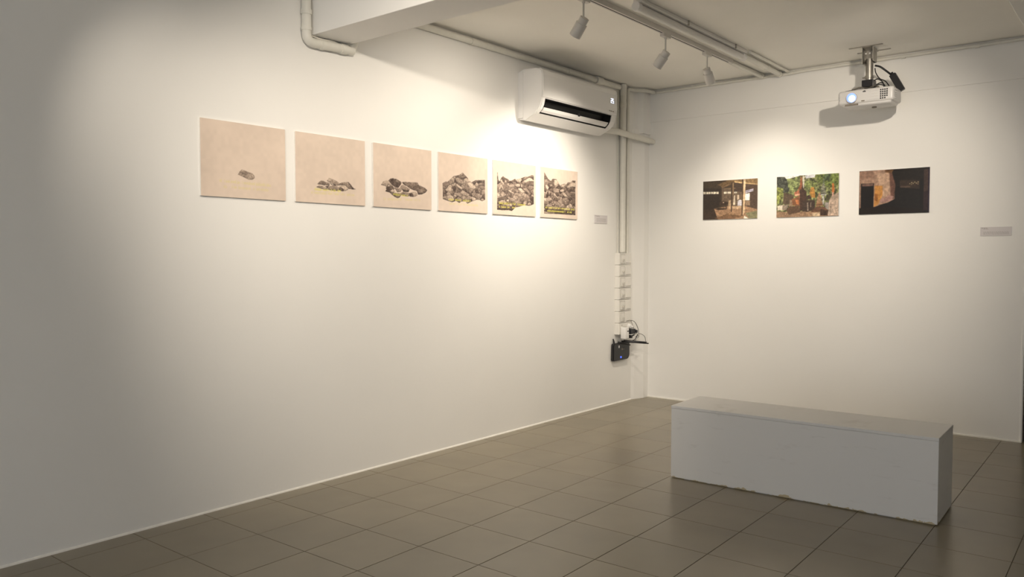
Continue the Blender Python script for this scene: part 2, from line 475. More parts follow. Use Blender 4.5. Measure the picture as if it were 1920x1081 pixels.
# ================================================================== PIPES AND CONDUITS
def pipe(name, pts, r, label, cat='pipe', rad=None, n=14, group=None, m=None, base=None):
    root = empty(name, base or pts[0], label, cat, group)
    path = arc_path(pts, rad) if rad else [Vector(p) for p in pts]
    off = Vector(root.location)
    MB().tube([p - off for p in path], r, n).build('pipe_body', m or m_pipe, root, smooth=True)
    return root, off
def band(root, off, p, axis, r, ln, name='coupling', m=None):
    a = Vector(axis).normalized(); p = Vector(p) - off
    return MB().cyl(p - a * ln / 2, p + a * ln / 2, r, n=16).build(name, m or m_pipe, root, smooth=True)
def saddle(root, off, p, r, wall=(0, 0, 0), name='clamp'):
    p = Vector(p) - off; w_ = Vector(wall)
    return MB().cyl(p - w_ * .009, p + w_ * .009, r, n=14).build(name, m_pipe, root, smooth=True)

# fat pipe coming down beside the beam and bending under it
r_ = .030
rt_, of = pipe('beam_pipe', [(.031, 3.075, ZC), (.031, 3.075, 2.785), (.031, 3.385, 2.797), (.031, 3.445, 2.80), (.031, 3.447, ZC)], r_,
               'fat white pipe bending under the beam on the left wall', rad=.055)
band(rt_, of, (.031, 3.075, 2.965), (0, 0, 1), .034, .03)
band(rt_, of, (.031, 3.075, 2.862), (0, 0, 1), .033, .02)
band(rt_, of, (.031, 3.19, 2.789), (0, 1, .04), .033, .03)
band(rt_, of, (.031, 3.36, 2.796), (0, 1, .04), .034, .05)
cb = MB().tube([Vector(p) for p in bez([(.012, 3.125, ZC), (.014, 3.117, 2.98), (.016, 3.113, 2.90), (.02, 3.115, 2.842), (.03, 3.14, 2.826), (.034, 3.20, 2.822), (.036, 3.27, 2.826),
               (.036, 3.33, 2.819), (.036, 3.40, 2.83), (.03, 3.43, 2.86), (.03, 3.432, ZC)])], .0055, 8)
beam_cable = cb.build('painted_cable', m_wcable, smooth=True)
tag(beam_cable, 'thin white painted cable clipped along the fat beam pipe', 'cable')

# long conduit along the left wall under the ceiling
cz = ZC - .042
rt_, of = pipe('ceiling_conduit', [(.026, 3.412, cz), (.026, 6.76, cz)], .024, 'long white conduit running under the ceiling from beam past air conditioner')
for y in (4.62, 5.9): band(rt_, of, (.026, y, cz), (0, 1, 0), .0275, .05)
band(rt_, of, (.03, 6.38, cz), (0, 1, 0), .036, .10, 'junction')
tag(MB().tube(bez([(.008, 3.412, ZC - .008), (.009, 4.0, ZC - .010), (.008, 4.9, ZC - .008), (.01, 5.6, ZC - .012), (.008, 6.78, ZC - .008)]), .0055, 8).build('ceiling_cable', m_wcable, smooth=True),
    'thin white cable in the crease above the left wall conduit', 'cable')

# vertical pipes down to the switch boxes
rt_, of = pipe('riser_pipe', [(.036, 6.812, ZC - .006), (.036, 6.812, 1.50)], .030, 'wide white vertical pipe ending above the switch boxes', n=18)
band(rt_, of, (.036, 6.812, 2.935), (0, 0, 1), .0335, .05)
band(rt_, of, (.036, 6.812, 3.08), (0, 0, 1), .034, .10, 'cap')
MB().cyl((0, 0, 1.492 - of.z), (0, 0, 1.51 - of.z), .022, .030, n=18).build('pipe_end', m_pipe, rt_, smooth=True)
rt_, of = pipe('riser_pipe', [(.02, 6.93, ZC - .03), (.02, 6.93, 1.485)], .016, 'narrow white vertical pipe beside the wide riser pipe', n=12)
band(rt_, of, (.02, 6.93, 2.99), (0, 0, 1), .019, .05)
tag(MB().tube(bez([(.012, 6.765, 3.13), (.012, 6.758, 2.96), (.012, 6.755, 2.6), (.012, 6.762, 2.0), (.012, 6.752, 1.48)]), .004, 8).build('riser_cable', m_wcable, smooth=True),
    'thin pale cable hanging along the wide riser pipe', 'cable')
# air conditioner drain pipe to the corner
rt_, of = pipe('drain_pipe', [(.100, 6.346, 2.640), (.100, 6.62, 2.648), (.104, 7.22, 2.628)], .029, 'white drain pipe from the air conditioner into the corner', n=14)
MB().cyl(Vector((.104, 7.22, 2.628)) - of, Vector((.105, 7.29, 2.626)) - of, .029, .024).build('pipe_end', m_pipe, rt_, smooth=True)
# short elbow run in the corner at the ceiling
pipe('corner_conduit', [(.02, 6.93, ZC - .03), (.03, 7.02, ZC - .03), (.11, 7.10, ZC - .03), (.14, 7.24, ZC - .03)], .018, 'short white conduit turning through the ceiling corner', rad=.03)
# conduit along the top of the back wall
yq = yb(1.2) - .034
rt_, of = pipe('back_conduit', [(.10, yb(0) - .030, ZC - .030), (1.15, yb(1.15) - .030, ZC - .030), (1.25, yb(1.2) - .030, ZC - .036), (1.34, yb(1.3) - .030, ZC - .028), (1.50, yb(1.5) - .030, ZC - .034), (1.62, yb(1.6) - .030, ZC - .026), (3.40, yb(3.4) - .03, ZC - .026)], .0125,
               'thin white conduit along the top of the back wall')
for x in (.55, 2.46, 3.0): band(rt_, of, (x, yb(x) - .030, ZC - .028), (1, 0, 0), .016, .03, 'clamp')
tag(MB().tube(bez([(.09, yb(.1) - .008, ZC - .008), (.8, yb(.8) - .008, ZC - .010), (1.7, yb(1.7) - .008, ZC - .008), (2.6, yb(2.6) - .008, ZC - .010), (3.35, yb(3.3) - .008, ZC - .008)]), .006, 8).build('back_cable', m_wcable, smooth=True),
    'thin pale cable in the crease above the back wall conduit', 'cable')

# ================================================================== TRACK, LAMPS, TUBE LIGHT
def rail(x, y0, y1, label):
    root = empty('track_rail', (x, y0, ZC), label, 'track')
    L = y1 - y0
    b = MB(); t = .018; hh = .034
    b.box(-t, -.005, 0, L, -hh, 0).box(.005, t, 0, L, -hh, 0).box(-.005, .005, 0, L, -.012, 0)
    b.build('rail_body', m_spot, root)
    MB().box(-.0049, .0049, .002, L - .04, -hh - .0004, -.013).build('slot', m_dark, root)
    MB().box(-t - .001, t + .001, L - .05, L + .012, -hh - .002, 0, .003).build('end_cap', m_spot, root)
    return root
rail(1.258, 3.414, 6.56, 'white lamp track with black slot on the ceiling beyond the beam')
rail(1.258, -1.0, 3.112, 'white lamp track before the beam in line with the slotted track')
rail(3.28, 3.414, 5.3, 'white lamp track on the ceiling between the projector and the right wall')
rail(2.60, -1.0, 3.112, 'white lamp track before the beam carrying a single spotlight aimed along the prints')
rail(5.00, -1.0, 3.112, 'white lamp track on the ceiling facing the right wall')
rt_, of = pipe('track_conduit', [(1.258, 6.57, ZC - .024), (1.258, 7.262, ZC - .024)], .021, 'short white conduit from lamp track to back wall')
band(rt_, of, (1.258, 7.235, ZC - .024), (0, 1, 0), .025, .04)

def lamp(x, y, aim, watts, ang, label, light_name):
    root = empty('track_spotlight', (x, y, ZC - .034), label, 'spotlight', 'white spotlights on the ceiling tracks')
    o = Vector(root.location)
    MB().box(-.018, .018, -.055, .055, -.026, .002, .004).build('adapter', m_spot, root)
    MB().cyl((0, 0, -.024), (0, 0, -.036), .014, .009, 14).build('swivel', m_spot, root, smooth=True)
    MB().cyl((0, 0, -.034), (0, 0, -.135), .0065, n=12).build('stem', m_spot, root, smooth=True)
    piv = Vector((0, 0, -.145))
    d = (Vector(aim) - (o + piv)).normalized()
    MB().cyl(piv - d * .018, piv + d * .022, .031, n=28).build('rear_housing', m_spot, root, smooth=True)
    can = MB()
    t = bmesh.new()
    seq = [(.022, .0), (.022, .0385), (.112, .0385), (.112, .034), (.085, .033), (.085, 0)]
    rings = []
    for a, rr in seq[1:-1]:
        rings.append([t.verts.new((rr * math.cos(2 * math.pi * k / 28), rr * math.sin(2 * math.pi * k / 28), a)) for k in range(28)])
    t.faces.new(rings[0][::-1])
    for A, B in zip(rings, rings[1:]):
        for k in range(28): t.faces.new((A[k], A[(k + 1) % 28], B[(k + 1) % 28], B[k]))
    bmesh.ops.recalc_face_normals(t, faces=t.faces[:])
    q = Vector((0, 0, 1)).rotation_difference(d).to_matrix().to_4x4()
    can.merge(t, Matrix.Translation(piv) @ q)
    can_o = can.build('can', m_spot, root, smooth=True)
    MB().cyl(piv + d * .080, piv + d * .086, .0325, n=28).build('lens', m_lens, can_o)
    L = bpy.data.lights.new(light_name, 'SPOT')
    L.energy = watts; L.color = WARM; L.spot_size = R(ang); L.spot_blend = 1.0; L.shadow_soft_size = .03
    lo = bpy.data.objects.new(light_name, L); COL.objects.link(lo); lo.parent = root
    lo.location = piv + d * .116
    lo.rotation_euler = Vector((0, 0, -1)).rotation_difference(d).to_euler()
    return root
LAMP_LABELS = [
    'white can spotlight on the slotted track nearest the ceiling beam',
    'middle white can spotlight on the slotted track, tilted at the left wall',
    'white can spotlight near the track end, pointing down at the back wall',
    'white can spotlight before the beam aimed at the first rock print',
    'single white can spotlight shining past the beam along the row of rock prints',
    'white can spotlight on the track right of the projector'
]
# the three heads in view, then the heads beyond the frame whose pools and shadows (of beam and projector) the walls show
LAMP_LIGHTS = ['track_lamp_beam', 'track_lamp_middle', 'track_lamp_end', 'track_lamp_first_print_offscreen', 'track_lamp_print_row_offscreen', 'track_lamp_back_wall_offscreen'
]
for a, lb, ln_ in zip(LAMPS, LAMP_LABELS, LAMP_LIGHTS): lamp(*a, lb, ln_)

# unlit tube batten and the conduit that feeds it
tl = empty('tube_light', (1.46, 5.50, ZC), 'unlit white tube light batten on the ceiling beside the lamp track', 'tube light')
MB().box(-.034, .034, -.86, .86, -.028, 0, .006).build('batten', m_tube, tl)
MB().cyl((-.006, -.83, -.052), (-.006, .83, -.052), .026, n=18).build('tube', m_tube, tl, smooth=True)
for s in (-1, 1):
    MB().cyl((-.006, s * .828, -.050), (-.006, s * .872, -.050), .031, n=18).build('end_cap', m_white, tl, smooth=True)
for y in (-.2, .62):
    MB().box(.030, .042, y - .006, y + .006, -.034, 0, .002).build('clip', m_steel, tl)
rt_, of = pipe('tube_conduit', [(1.445, 6.37, ZC - .03), (1.425, 7.262, ZC - .03)], .022, 'white conduit from tube light batten to back wall')
band(rt_, of, (1.433, 6.93, ZC - .03), (0, 1, 0), .026, .03, 'clamp')
band(rt_, of, (1.426, 7.235, ZC - .03), (0, 1, 0), .026, .04)
tag(MB().tube([(1.51, 6.36, ZC - .016), (1.50, 7.27, ZC - .016)], .012, 10).build('tube_feed_pipe', m_pipe, smooth=True), 'slim white pipe beside the tube light conduit', 'pipe')

# ================================================================== PROJECTOR
PX, PY = 2.288, 6.94
pm = empty('projector_mount', (PX, PY, ZC), 'grey metal ceiling mount holding up the projector', 'projector mount')
for y, dx in ((-.10, -.008), (.10, .002)):
    MB().box(-.13 + dx, .13 + dx, y - .011, y + .011, -.005, 0, .002).build('ceiling_arm', m_steel, pm)
MB().box(-.035, .035, -.112, .112, -.009, -.005, .001).build('ceiling_plate', m_steel, pm)
MB().box(-.043, -.038, -.075, .035, -.135, -.004, .002).build('side_plate', m_steel, pm)
MB().box(.038, .043, -.075, .035, -.115, -.004, .002).build('side_plate', m_steel, pm)
MB().box(-.038, .038, .030, .034, -.115, -.004, .001).build('back_plate', m_steel, pm)
MB().cyl((.002, -.02, -.09), (.002, -.02, -.262), .029, n=20).build('outer_tube', m_steel, pm, smooth=True)
MB().cyl((.002, -.02, -.225), (.002, -.02, -.245), .034, n=20).build('collar', m_steel, pm, smooth=True)
MB().cyl((-.03, -.02, -.235), (-.052, -.02, -.235), .008, .004, 10).build('lock_screw', m_steel, pm, smooth=True)
MB().box(-.045, .045, -.065, .025, -.318, -.262, .004).build('swivel_block', m_black, pm)
for k, (x, y) in enumerate(((-.10, -.10), (.10, -.10), (.0, .07))):
    MB().tube([(0, -.02, -.315), (x * .6, y * .6 - .02, -.322), (x, y - .02, -.341)], .008, 8).build('leg', m_steel, pm, smooth=True)
for x in (-.012, .018):
    MB().cyl((x, -.0765, -.055), (x, -.0735, -.055), .006, n=10).build('bolt', m_white, pm)

FY0, FY1, PX0, PX1, PZ0, PZ1 = 6.775, 7.02, 2.089, 2.512, 2.664, 2.795
pj = empty('projector', ((PX0 + PX1) / 2, (FY0 + FY1) / 2, PZ0), 'white ceiling projector with glowing blue lens and side vents', 'projector')
pc = Vector(pj.location)
W2, D2, HH = (PX1 - PX0) / 2, (FY1 - FY0) / 2, PZ1 - PZ0
pj_body = MB().box(-W2, W2, -D2, D2, .018, HH, .022, 4).build('body', m_proj, pj, smooth=True)
MB().box(-W2 + .035, W2 - .02, -D2 + .012, D2 - .015, 0, .045, .016, 3).build('base_shell', m_proj, pj, smooth=True)
lx, lz = 2.199 - pc.x, 2.731 - pc.z
MB().cyl((lx, -D2 - .012, lz), (lx, -D2 + .02, lz), .041, .046, 32).build('lens_ring', m_proj, pj, smooth=True)
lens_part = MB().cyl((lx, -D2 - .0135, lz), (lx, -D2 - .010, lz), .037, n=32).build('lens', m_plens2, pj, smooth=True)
MB().cyl((lx + .004, -D2 - .016, lz - .006), (lx + .004, -D2 - .013, lz - .006), .024, n=28).build('lens_glow', m_plens, lens_part, smooth=True)
# dark squares paint the shade in grille holes; ribs beside and round the corner
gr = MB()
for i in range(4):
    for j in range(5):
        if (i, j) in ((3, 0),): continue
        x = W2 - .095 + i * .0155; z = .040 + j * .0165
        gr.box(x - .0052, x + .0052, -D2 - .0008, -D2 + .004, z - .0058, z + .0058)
gr.build('grille_hole_shade', m_dark, pj_body)
for k in range(4): MB().box(W2 - .185, W2 - .112, -D2 - .0022, -D2 + .003, .040 + k * .0215, .0430 + k * .0215).build('rib', m_proj, pj_body)
for k in range(3): MB().box(-W2 + .012, -W2 + .03, -D2 - .0022, -D2 + .003, .040 + k * .022, .0430 + k * .022).build('rib', m_proj, pj_body)
for k in range(5):
    z = .036 + k * .016
    MB().box(W2 - .003, W2 + .0030, -D2 + .03, -D2 + .09, z, z + .005).build('side_rib', m_proj, pj_body)
# little printed marks on the front
mk = MB()
for k in range(3): mk.box(-.018 + k * .008, -.012 + k * .008, -D2 - .0006, -D2 + .002, HH - .028, HH - .017 + .002 * (k % 2))
mk.build('maker_mark', m_black, pj_body)
MB().box(-.030, -.004, -D2 - .0008, -D2 + .002, .031, .040, .001).build('sensor_window', m_mark, pj_body)
MB().box(-W2 + .055, -W2 + .155, -D2 + .004, -D2 + .05, .0085, .0195).build('focus_slot', m_mark, pj)
MB().cyl((.035, .01, -.008), (.035, .01, .004), .018, n=18).build('foot', m_mark, pj, smooth=True)
# cables: fat black loop with an adapter block, tangle of thin leads
tag(MB().tube(bez([(PX + .048, PY - .03, 2.995), (PX + .08, PY + .0, 2.985), (PX + .12, PY + .03, 2.95), (PX + .145, PY + .07, 2.925)]), .008, 8).build('projector_lead', m_cable, smooth=True),
    'thick black cable looping from the mount to the black adapter', 'cable')
ad = empty('video_adapter', (PX + .188, PY + .075, 2.862), 'black adapter block hanging on a cable behind the projector', 'adapter')
ad.rotation_euler = (0, R(-28), 0)
MB().box(-.026, .026, -.018, .018, -.085, .075, .006).build('adapter_body', m_black, ad)
MB().box(-.012, .012, -.009, .009, .073, .092, .003).build('plug', m_black, ad)
tangle = [[(PX + .052, PY - .05, 2.97), (PX + .060, PY - .05, 2.93), (PX + .085, PY - .03, 2.885), (PX + .12, PY + .0, 2.865), (PX + .150, PY + .03, 2.815)],
          [(PX + .052, PY - .07, 2.868), (PX + .085, PY - .075, 2.875), (PX + .118, PY - .07, 2.845), (PX + .130, PY - .07, 2.798)],
          [(PX + .058, PY - .03, 2.84), (PX + .09, PY - .012, 2.855), (PX + .112, PY + .012, 2.835), (PX + .10, PY + .03, 2.81), (PX + .062, PY + .02, 2.815)],
          [(PX + .055, PY - .10, 2.805), (PX + .085, PY - .105, 2.822), (PX + .12, PY - .10, 2.820), (PX + .15, PY - .10, 2.799)]]
for k, t_ in enumerate(tangle):
    tag(MB().tube(bez(t_), .0045, 6).build('projector_lead', m_cable, smooth=True), 'thin black lead tangled between projector and mount', 'cable', 'tangled projector leads')
tag(MB().tube(bez([(PX - .04, PY - .10, 2.815), (PX - .09, PY - .12, 2.803), (PX - .15, PY - .13, 2.797)]), .0025, 6).build('projector_lead', m_cable, smooth=True),
    'short thin black wire lying on the projector lid', 'cable')

# ================================================================== print artwork data
# print artwork: each line is a tone (or r.g.b) and an outline in thousandths of the print (u right, v up)
ROCKS = {}
TEXTROWS = {}
PHOTOS = {}
ROCKS[1] = '''
.55 416,312 439,359 462,385 485,379 527,364 583,348 611,316 613,284 591,261 544,254 512,270 457,295
.45 439,348 467,367 513,360 541,331 503,317 476,325
.4 485,363 513,358 583,345 559,333 522,343
.66 559,317 597,325 608,294 587,266 559,274'''
TEXTROWS[1] = [(204, 194, 827, 182, 0.32, 34), (252, 122, 782, 116, 0.25, 28)]
ROCKS[2] = '''
.45 298,281 310,298 349,334 383,329 422,310 452,313 472,294 462,273 383,266 344,273 305,272
.62 430,336 462,382 517,367 582,340 607,319 622,286 571,277 501,302 452,323
.25 279,233 320,256 368,252 383,236 402,202 344,215
.65 334,226 383,251 422,234 432,201 392,201
.5 447,241 471,263 551,280 591,263 601,202 536,197 481,203 441,205
.12 402,252 472,274 447,246 432,204 422,244
.12 462,314 511,287 551,296 561,276 496,281
.3 491,234 526,227 541,200 511,205
.76 622,281 693,290 734,265 739,231 688,204 601,212 596,258
.1 594,248 632,261 678,229 667,199 616,206
.42 607,311 653,333 709,341 745,346 787,300 823,256 859,249 817,240 745,245 724,264 693,292 627,289
.18 735,343 750,344 828,251 797,244 776,284
.6 714,331 735,338 740,255 719,279'''
TEXTROWS[2] = [(257, 183, 642, 185, 0.75, 24), (209, 131, 832, 139, 0.3, 32)]
ROCKS[3] = '''
.6 122,348 159,407 220,430 245,420 256,368 219,318 189,339
.75 238,417 269,416 318,361 306,342 256,350
.14 245,426 276,461 319,471 382,465 470,422 457,385 412,327 343,339 306,366 263,410
.38 331,440 394,451 444,408 400,398
.9 331,461 350,468 353,457 338,449
.9 375,456 400,461 407,449 388,445
.9 419,442 432,448 438,434 426,430
.9 451,426 467,428 467,410 454,412
.18 201,310 238,337 318,349 343,310 330,237 268,238 194,254 213,287
.85 271,265 318,296 349,262 336,243 293,246
.45 331,320 368,335 419,315 444,269 393,253 362,299
.42 483,429 744,443 777,393 691,368 651,334 612,331 547,374 483,405
.1 476,423 515,420 547,368 495,394
.62 406,296 470,383 515,378 612,318 592,292 514,299 469,313 457,270 418,255
.3 625,326 691,368 791,397 879,364 920,330 892,290 824,254 757,243 730,303 677,311
.52 737,347 824,335 838,274 770,263 750,311
.5 444,245 482,266 559,266 605,257 618,209 559,199 495,206 456,216
.72 625,270 704,292 750,261 737,223 677,201 611,208
.08 598,256 644,263 677,231 670,200 611,202
.12 469,313 514,299 599,293 585,274 495,273
.3 268,238 324,242 444,239 456,210 431,172 399,158 361,173 305,205'''
TEXTROWS[3] = [(324, 204, 579, 191, 0.85, 16), (163, 116, 790, 140, 0.3, 28)]
ROCKS[4] = '''
.2 83,474 143,509 178,505 292,615 328,622 408,648 477,698 572,615 627,564 655,539 740,586 940,610 943,253 880,221 823,242 747,237 662,201 570,156 533,193 460,189 406,159 343,190 263,163 176,181 85,206
.4 87,474 143,509 178,501 221,462 134,378 86,382
.45 178,505 292,615 314,585 309,492 221,454
.56 266,574 310,577 309,492 283,505
.6 328,571 381,599 480,560 516,508 462,488 372,504
.42 426,626 499,641 535,616 481,596
.8 499,578 544,605 609,595 632,549 581,529 535,541
.85 572,520 636,537 758,455 710,419 626,429
.78 327,470 381,474 480,426 461,390 389,420
.3 345,432 443,377 425,336 353,370
.42 498,467 571,481 617,421 589,379 525,406
.68 125,362 195,425 256,402 291,366 203,321
.35 221,338 318,360 300,304 229,300
.68 425,336 479,387 607,324 616,301 570,282 479,308
.5 344,331 407,327 479,285 424,258 380,278
.7 172,258 229,284 282,265 308,204 263,167 185,181
.55 90,245 159,257 185,189 90,207
.8 282,272 326,295 353,269 344,253
.5 451,236 506,275 607,269 625,222 533,209
.72 607,245 672,289 747,261 747,229 662,201
.12 602,241 663,252 681,210 635,207
.42 645,343 738,365 843,340 833,275 775,255 682,289
.6 833,258 900,271 929,248 880,221
.36 664,536 749,582 940,606 940,574 806,575 711,523'''
TEXTROWS[4] = [(198, 190, 653, 188, 0.85, 18), (211, 117, 794, 123, 0.3, 24)]
ROCKS[5] = '''
.25 84,778 96,770 107,650 137,612 163,665 213,718 282,686 326,675 364,643 415,657 493,698 557,639 532,689 636,719 716,753 796,766 836,780 904,810 947,801 947,246 849,208 714,210 581,170 503,155 418,82 347,93 195,84 80,88
.2 163,675 216,719 278,684 219,655
.85 144,633 188,647 225,599 212,568 175,595
.8 111,468 174,564 199,556 148,460
.8 193,556 230,498 217,445 199,495
.7 250,642 288,656 300,616 262,592
.3 288,666 339,671 377,623 326,598
.42 199,556 313,587 350,487 274,440 223,477
.2 415,647 493,696 557,629 454,609
.5 428,617 518,636 505,609 441,598
.85 525,683 623,718 663,690 610,633 570,630
.45 676,713 742,755 803,761 769,721 702,684
.85 696,673 769,711 836,749 904,734 945,706 945,684 836,680 742,635
.4 836,759 904,803 945,801 938,758 917,788 863,772
.28 735,613 836,680 945,663 945,599 822,599
.6 338,558 453,594 479,539 376,505
.75 499,572 544,607 610,602 609,550 531,538
.8 636,604 669,607 662,544 636,547
.82 563,525 636,531 742,455 662,439 596,476
.5 662,523 769,542 849,464 822,440 742,477
.78 331,465 376,474 491,415 478,393 375,427
.3 337,424 426,400 387,345 336,372
.4 479,497 583,495 609,445 517,428
.55 543,409 662,439 741,413 661,365 569,348
.8 80,404 135,378 134,317 82,333
.65 147,379 211,435 305,370 197,321
.2 97,304 324,351 349,301 96,253
.65 439,328 478,383 582,338 516,292
.48 349,322 413,337 490,269 400,253
.65 109,233 196,275 297,246 284,214 121,208
.85 285,265 336,295 361,260 323,247
.55 464,246 556,284 648,269 634,226 503,218
.3 595,318 715,358 768,309 661,270
.78 687,251 728,280 768,245 754,213 701,220
.7 781,225 835,276 890,243 849,208
.4 768,309 849,336 890,285 795,268
.1 86,170 477,174 489,143 424,108 89,94'''
TEXTROWS[5] = [(121, 198, 747, 199, 0.9, 22), (95, 127, 502, 132, 0.9, 15)]
ROCKS[6] = '''
.25 85,901 119,863 186,775 262,740 310,788 408,784 492,685 562,627 520,677 634,719 677,701 720,753 792,759 850,802 938,807 938,85 632,85 419,85 84,77
.35 89,891 180,775 262,729 262,708 88,761
.65 94,757 166,763 159,700 97,674
.45 166,752 269,709 296,680 186,681
.28 262,729 310,786 352,769 351,642 296,669
.85 352,769 408,774 407,657 365,643
.75 422,775 471,726 463,683 421,669
.2 393,614 463,683 562,617 463,593
.85 118,644 158,658 213,600 171,544 131,593
.75 110,466 158,543 185,534 157,470
.75 199,577 233,486 219,443 199,504
.8 241,665 296,669 282,626 247,623
.8 520,667 634,713 662,689 591,630
.4 677,690 720,747 792,759 763,719
.82 691,659 778,709 850,758 924,754 931,668 836,671 720,629
.2 748,599 850,667 931,646 931,570 777,569
.58 323,556 463,588 491,526 365,501
.72 498,569 562,601 619,589 605,545 519,539
.82 562,510 633,531 734,447 633,451
.48 676,508 777,526 821,443 748,448
.76 323,461 378,465 476,408 462,391
.38 477,504 562,489 590,437 491,441
.52 533,401 662,431 719,403 633,354 547,349
.8 86,391 130,373 129,310 86,328
.68 143,364 212,432 301,364 184,314
.62 434,320 476,376 575,329 519,293
.48 336,324 420,330 476,259 391,243
.66 108,225 197,273 294,247 280,215
.85 287,268 336,292 350,251
.5 462,247 561,275 632,258 604,224 476,216
.72 683,261 719,279 762,222 704,208
.7 784,224 835,270 879,224
.1 734,426 806,452 821,378 763,374
.18 835,487 938,494 938,255 850,293
.32 604,320 734,372 777,310 661,270
.08 87,161 931,183 931,96 719,112 419,106 90,119'''
TEXTROWS[6] = [(115, 184, 909, 185, 0.9, 24), (169, 119, 835, 123, 0.9, 20)]
PHOTOS[1] = '''
62.48.32 0,1000 410,1007 531,936 357,805 0,821
140.110.70 410,1001 1000,1000 999,838 786,909 583,956
110.84.52 269,898 462,991 583,956 548,887 375,804
110.90.70 357,793 727,800 726,325 478,338 357,466
75.58.46 582,914 727,884 726,681 582,692
140.115.85 409,789 599,799 599,763 339,782
45.33.24 0,821 331,795 321,346 0,43
85.65.52 786,861 997,838 995,228 784,321
205.170.115 583,962 997,856 997,838 786,873 582,926
170.130.95 207,279 478,338 784,321 995,228 1000,0 224,4
205.170.130 478,332 726,319 700,255 478,266
60.42.30 0,265 215,267 286,2 0,6
125.90.60 224,35 530,179 478,133 725,81 700,47 478,-5
140.135.95 784,144 1001,193 1000,0 858,5
240.235.215 767,80 846,6 758,3
180.150.115 478,470 547,490 547,334 478,338
160.130.100 785,452 868,447 868,329 784,333
225.215.190 5,731 54,728 54,668 5,669
225.215.190 62,727 104,725 104,667 62,668
225.215.190 110,725 146,723 146,666 110,667
225.215.190 153,723 189,720 189,664 153,665
225.215.190 196,720 242,718 242,661 196,663
225.215.190 249,717 295,715 295,659 249,661
225.215.190 392,708 453,704 453,653 392,657
225.215.190 460,703 526,698 526,650 460,652
225.215.190 578,695 633,691 633,650 578,654
200.195.215 785,707 925,746 925,685 785,642
95.80.80 785,680 925,719 925,709 785,670
255.252.235 773,631 862,636 861,459 772,462
215.210.215 646,460 684,488 726,467 726,331 641,335
225.205.175 578,596 599,607 603,355 564,357
215.190.160 637,604 671,608 675,506 633,473
135.105.70 348,818 522,919 522,895 375,804
55.42.30 322,796 344,794 339,345 317,346
70.52.38 522,931 574,933 569,669 552,622 543,185 525,185
150.120.85 550,923 574,927 569,633 549,574
80.60.42 723,992 748,989 738,81 717,82
230.195.150 748,989 786,986 776,168 738,87
60.42.30 317,444 374,464 478,434 474,374 409,366 356,356 313,322
70.50.36 418,365 444,364 452,267 435,268
55.38.26 224,266 295,299 443,279 435,256 304,244
230.200.160 365,441 400,439 392,415'''
PHOTOS[2] = '''
235.235.230 0,1000 383,999 351,979 213,939 131,936
200.200.205 463,997 630,1003 622,933 479,912
85.90.75 3,997 131,984 205,844 213,627 122,587 7,767
165.175.75 2,743 114,708 106,528 48,352 2,344
145.160.88 180,895 351,961 367,709 229,626 188,750
130.150.60 637,1002 1000,998 999,732 862,664 668,822
80.100.60 770,988 886,999 847,828 777,847
150.165.80 463,831 574,879 668,799 637,708 534,670 471,700
200.190.170 427,989 459,985 451,690 431,691
95.75.55 122,611 286,526 269,312 106,324
165.125.90 0,163 188,127 398,137 588,124 1000,75 1000,0 0,0
75.50.38 411,943 439,691 494,591 501,130 382,162 387,672
160.85.50 395,974 415,966 423,787 407,658 351,663 383,755
185.100.65 294,596 375,661 386,517 302,512
235.160.120 302,554 387,565 386,523 302,512
140.85.50 253,433 386,517 386,256 253,289
215.120.60 314,416 366,412 370,305 326,320
215.195.170 15,294 102,306 102,180 19,186
150.130.110 102,306 204,305 171,187 102,174
100.72.50 163,176 212,256 374,281 390,114 204,66
150.120.90 225,411 257,408 269,264 204,257
70.52.42 430,359 510,401 628,391 628,180 525,117 430,135
160.140.120 502,342 522,341 529,140 509,141
150.130.110 557,338 573,349 569,231 557,221
195.130.45 566,703 613,698 629,567 636,449 573,455 542,575
70.45.40 510,507 542,528 565,432 510,412
120.135.95 758,930 766,930 781,753 746,756
130.130.105 746,756 777,776 800,576 815,505 722,513 726,699
215.215.205 722,524 807,517 807,494 722,501
190.185.175 745,487 776,485 772,275 749,277
75.70.45 807,482 892,533 853,362 799,378
150.140.130 784,333 853,327 852,130 791,204
175.130.90 691,562 714,560 733,418 745,324 651,284 667,447
160.110.70 651,331 745,336 760,253 643,226
110.72.48 651,290 745,295 749,275 647,267
115.75.52 565,138 643,226 776,229 844,131 821,17 721,23 713,116 580,102
70.48.36 721,174 844,131 829,16 713,23
205.175.135 588,89 713,87 713,11 596,13
175.150.125 892,475 998,559 998,374 861,385
195.165.140 853,385 998,397 1000,6 836,16
150.125.105 872,326 887,325 886,105 871,106
215.115.40 896,776 923,762 934,634 930,541 892,568
215.150.130 896,556 922,554 918,473 899,475'''
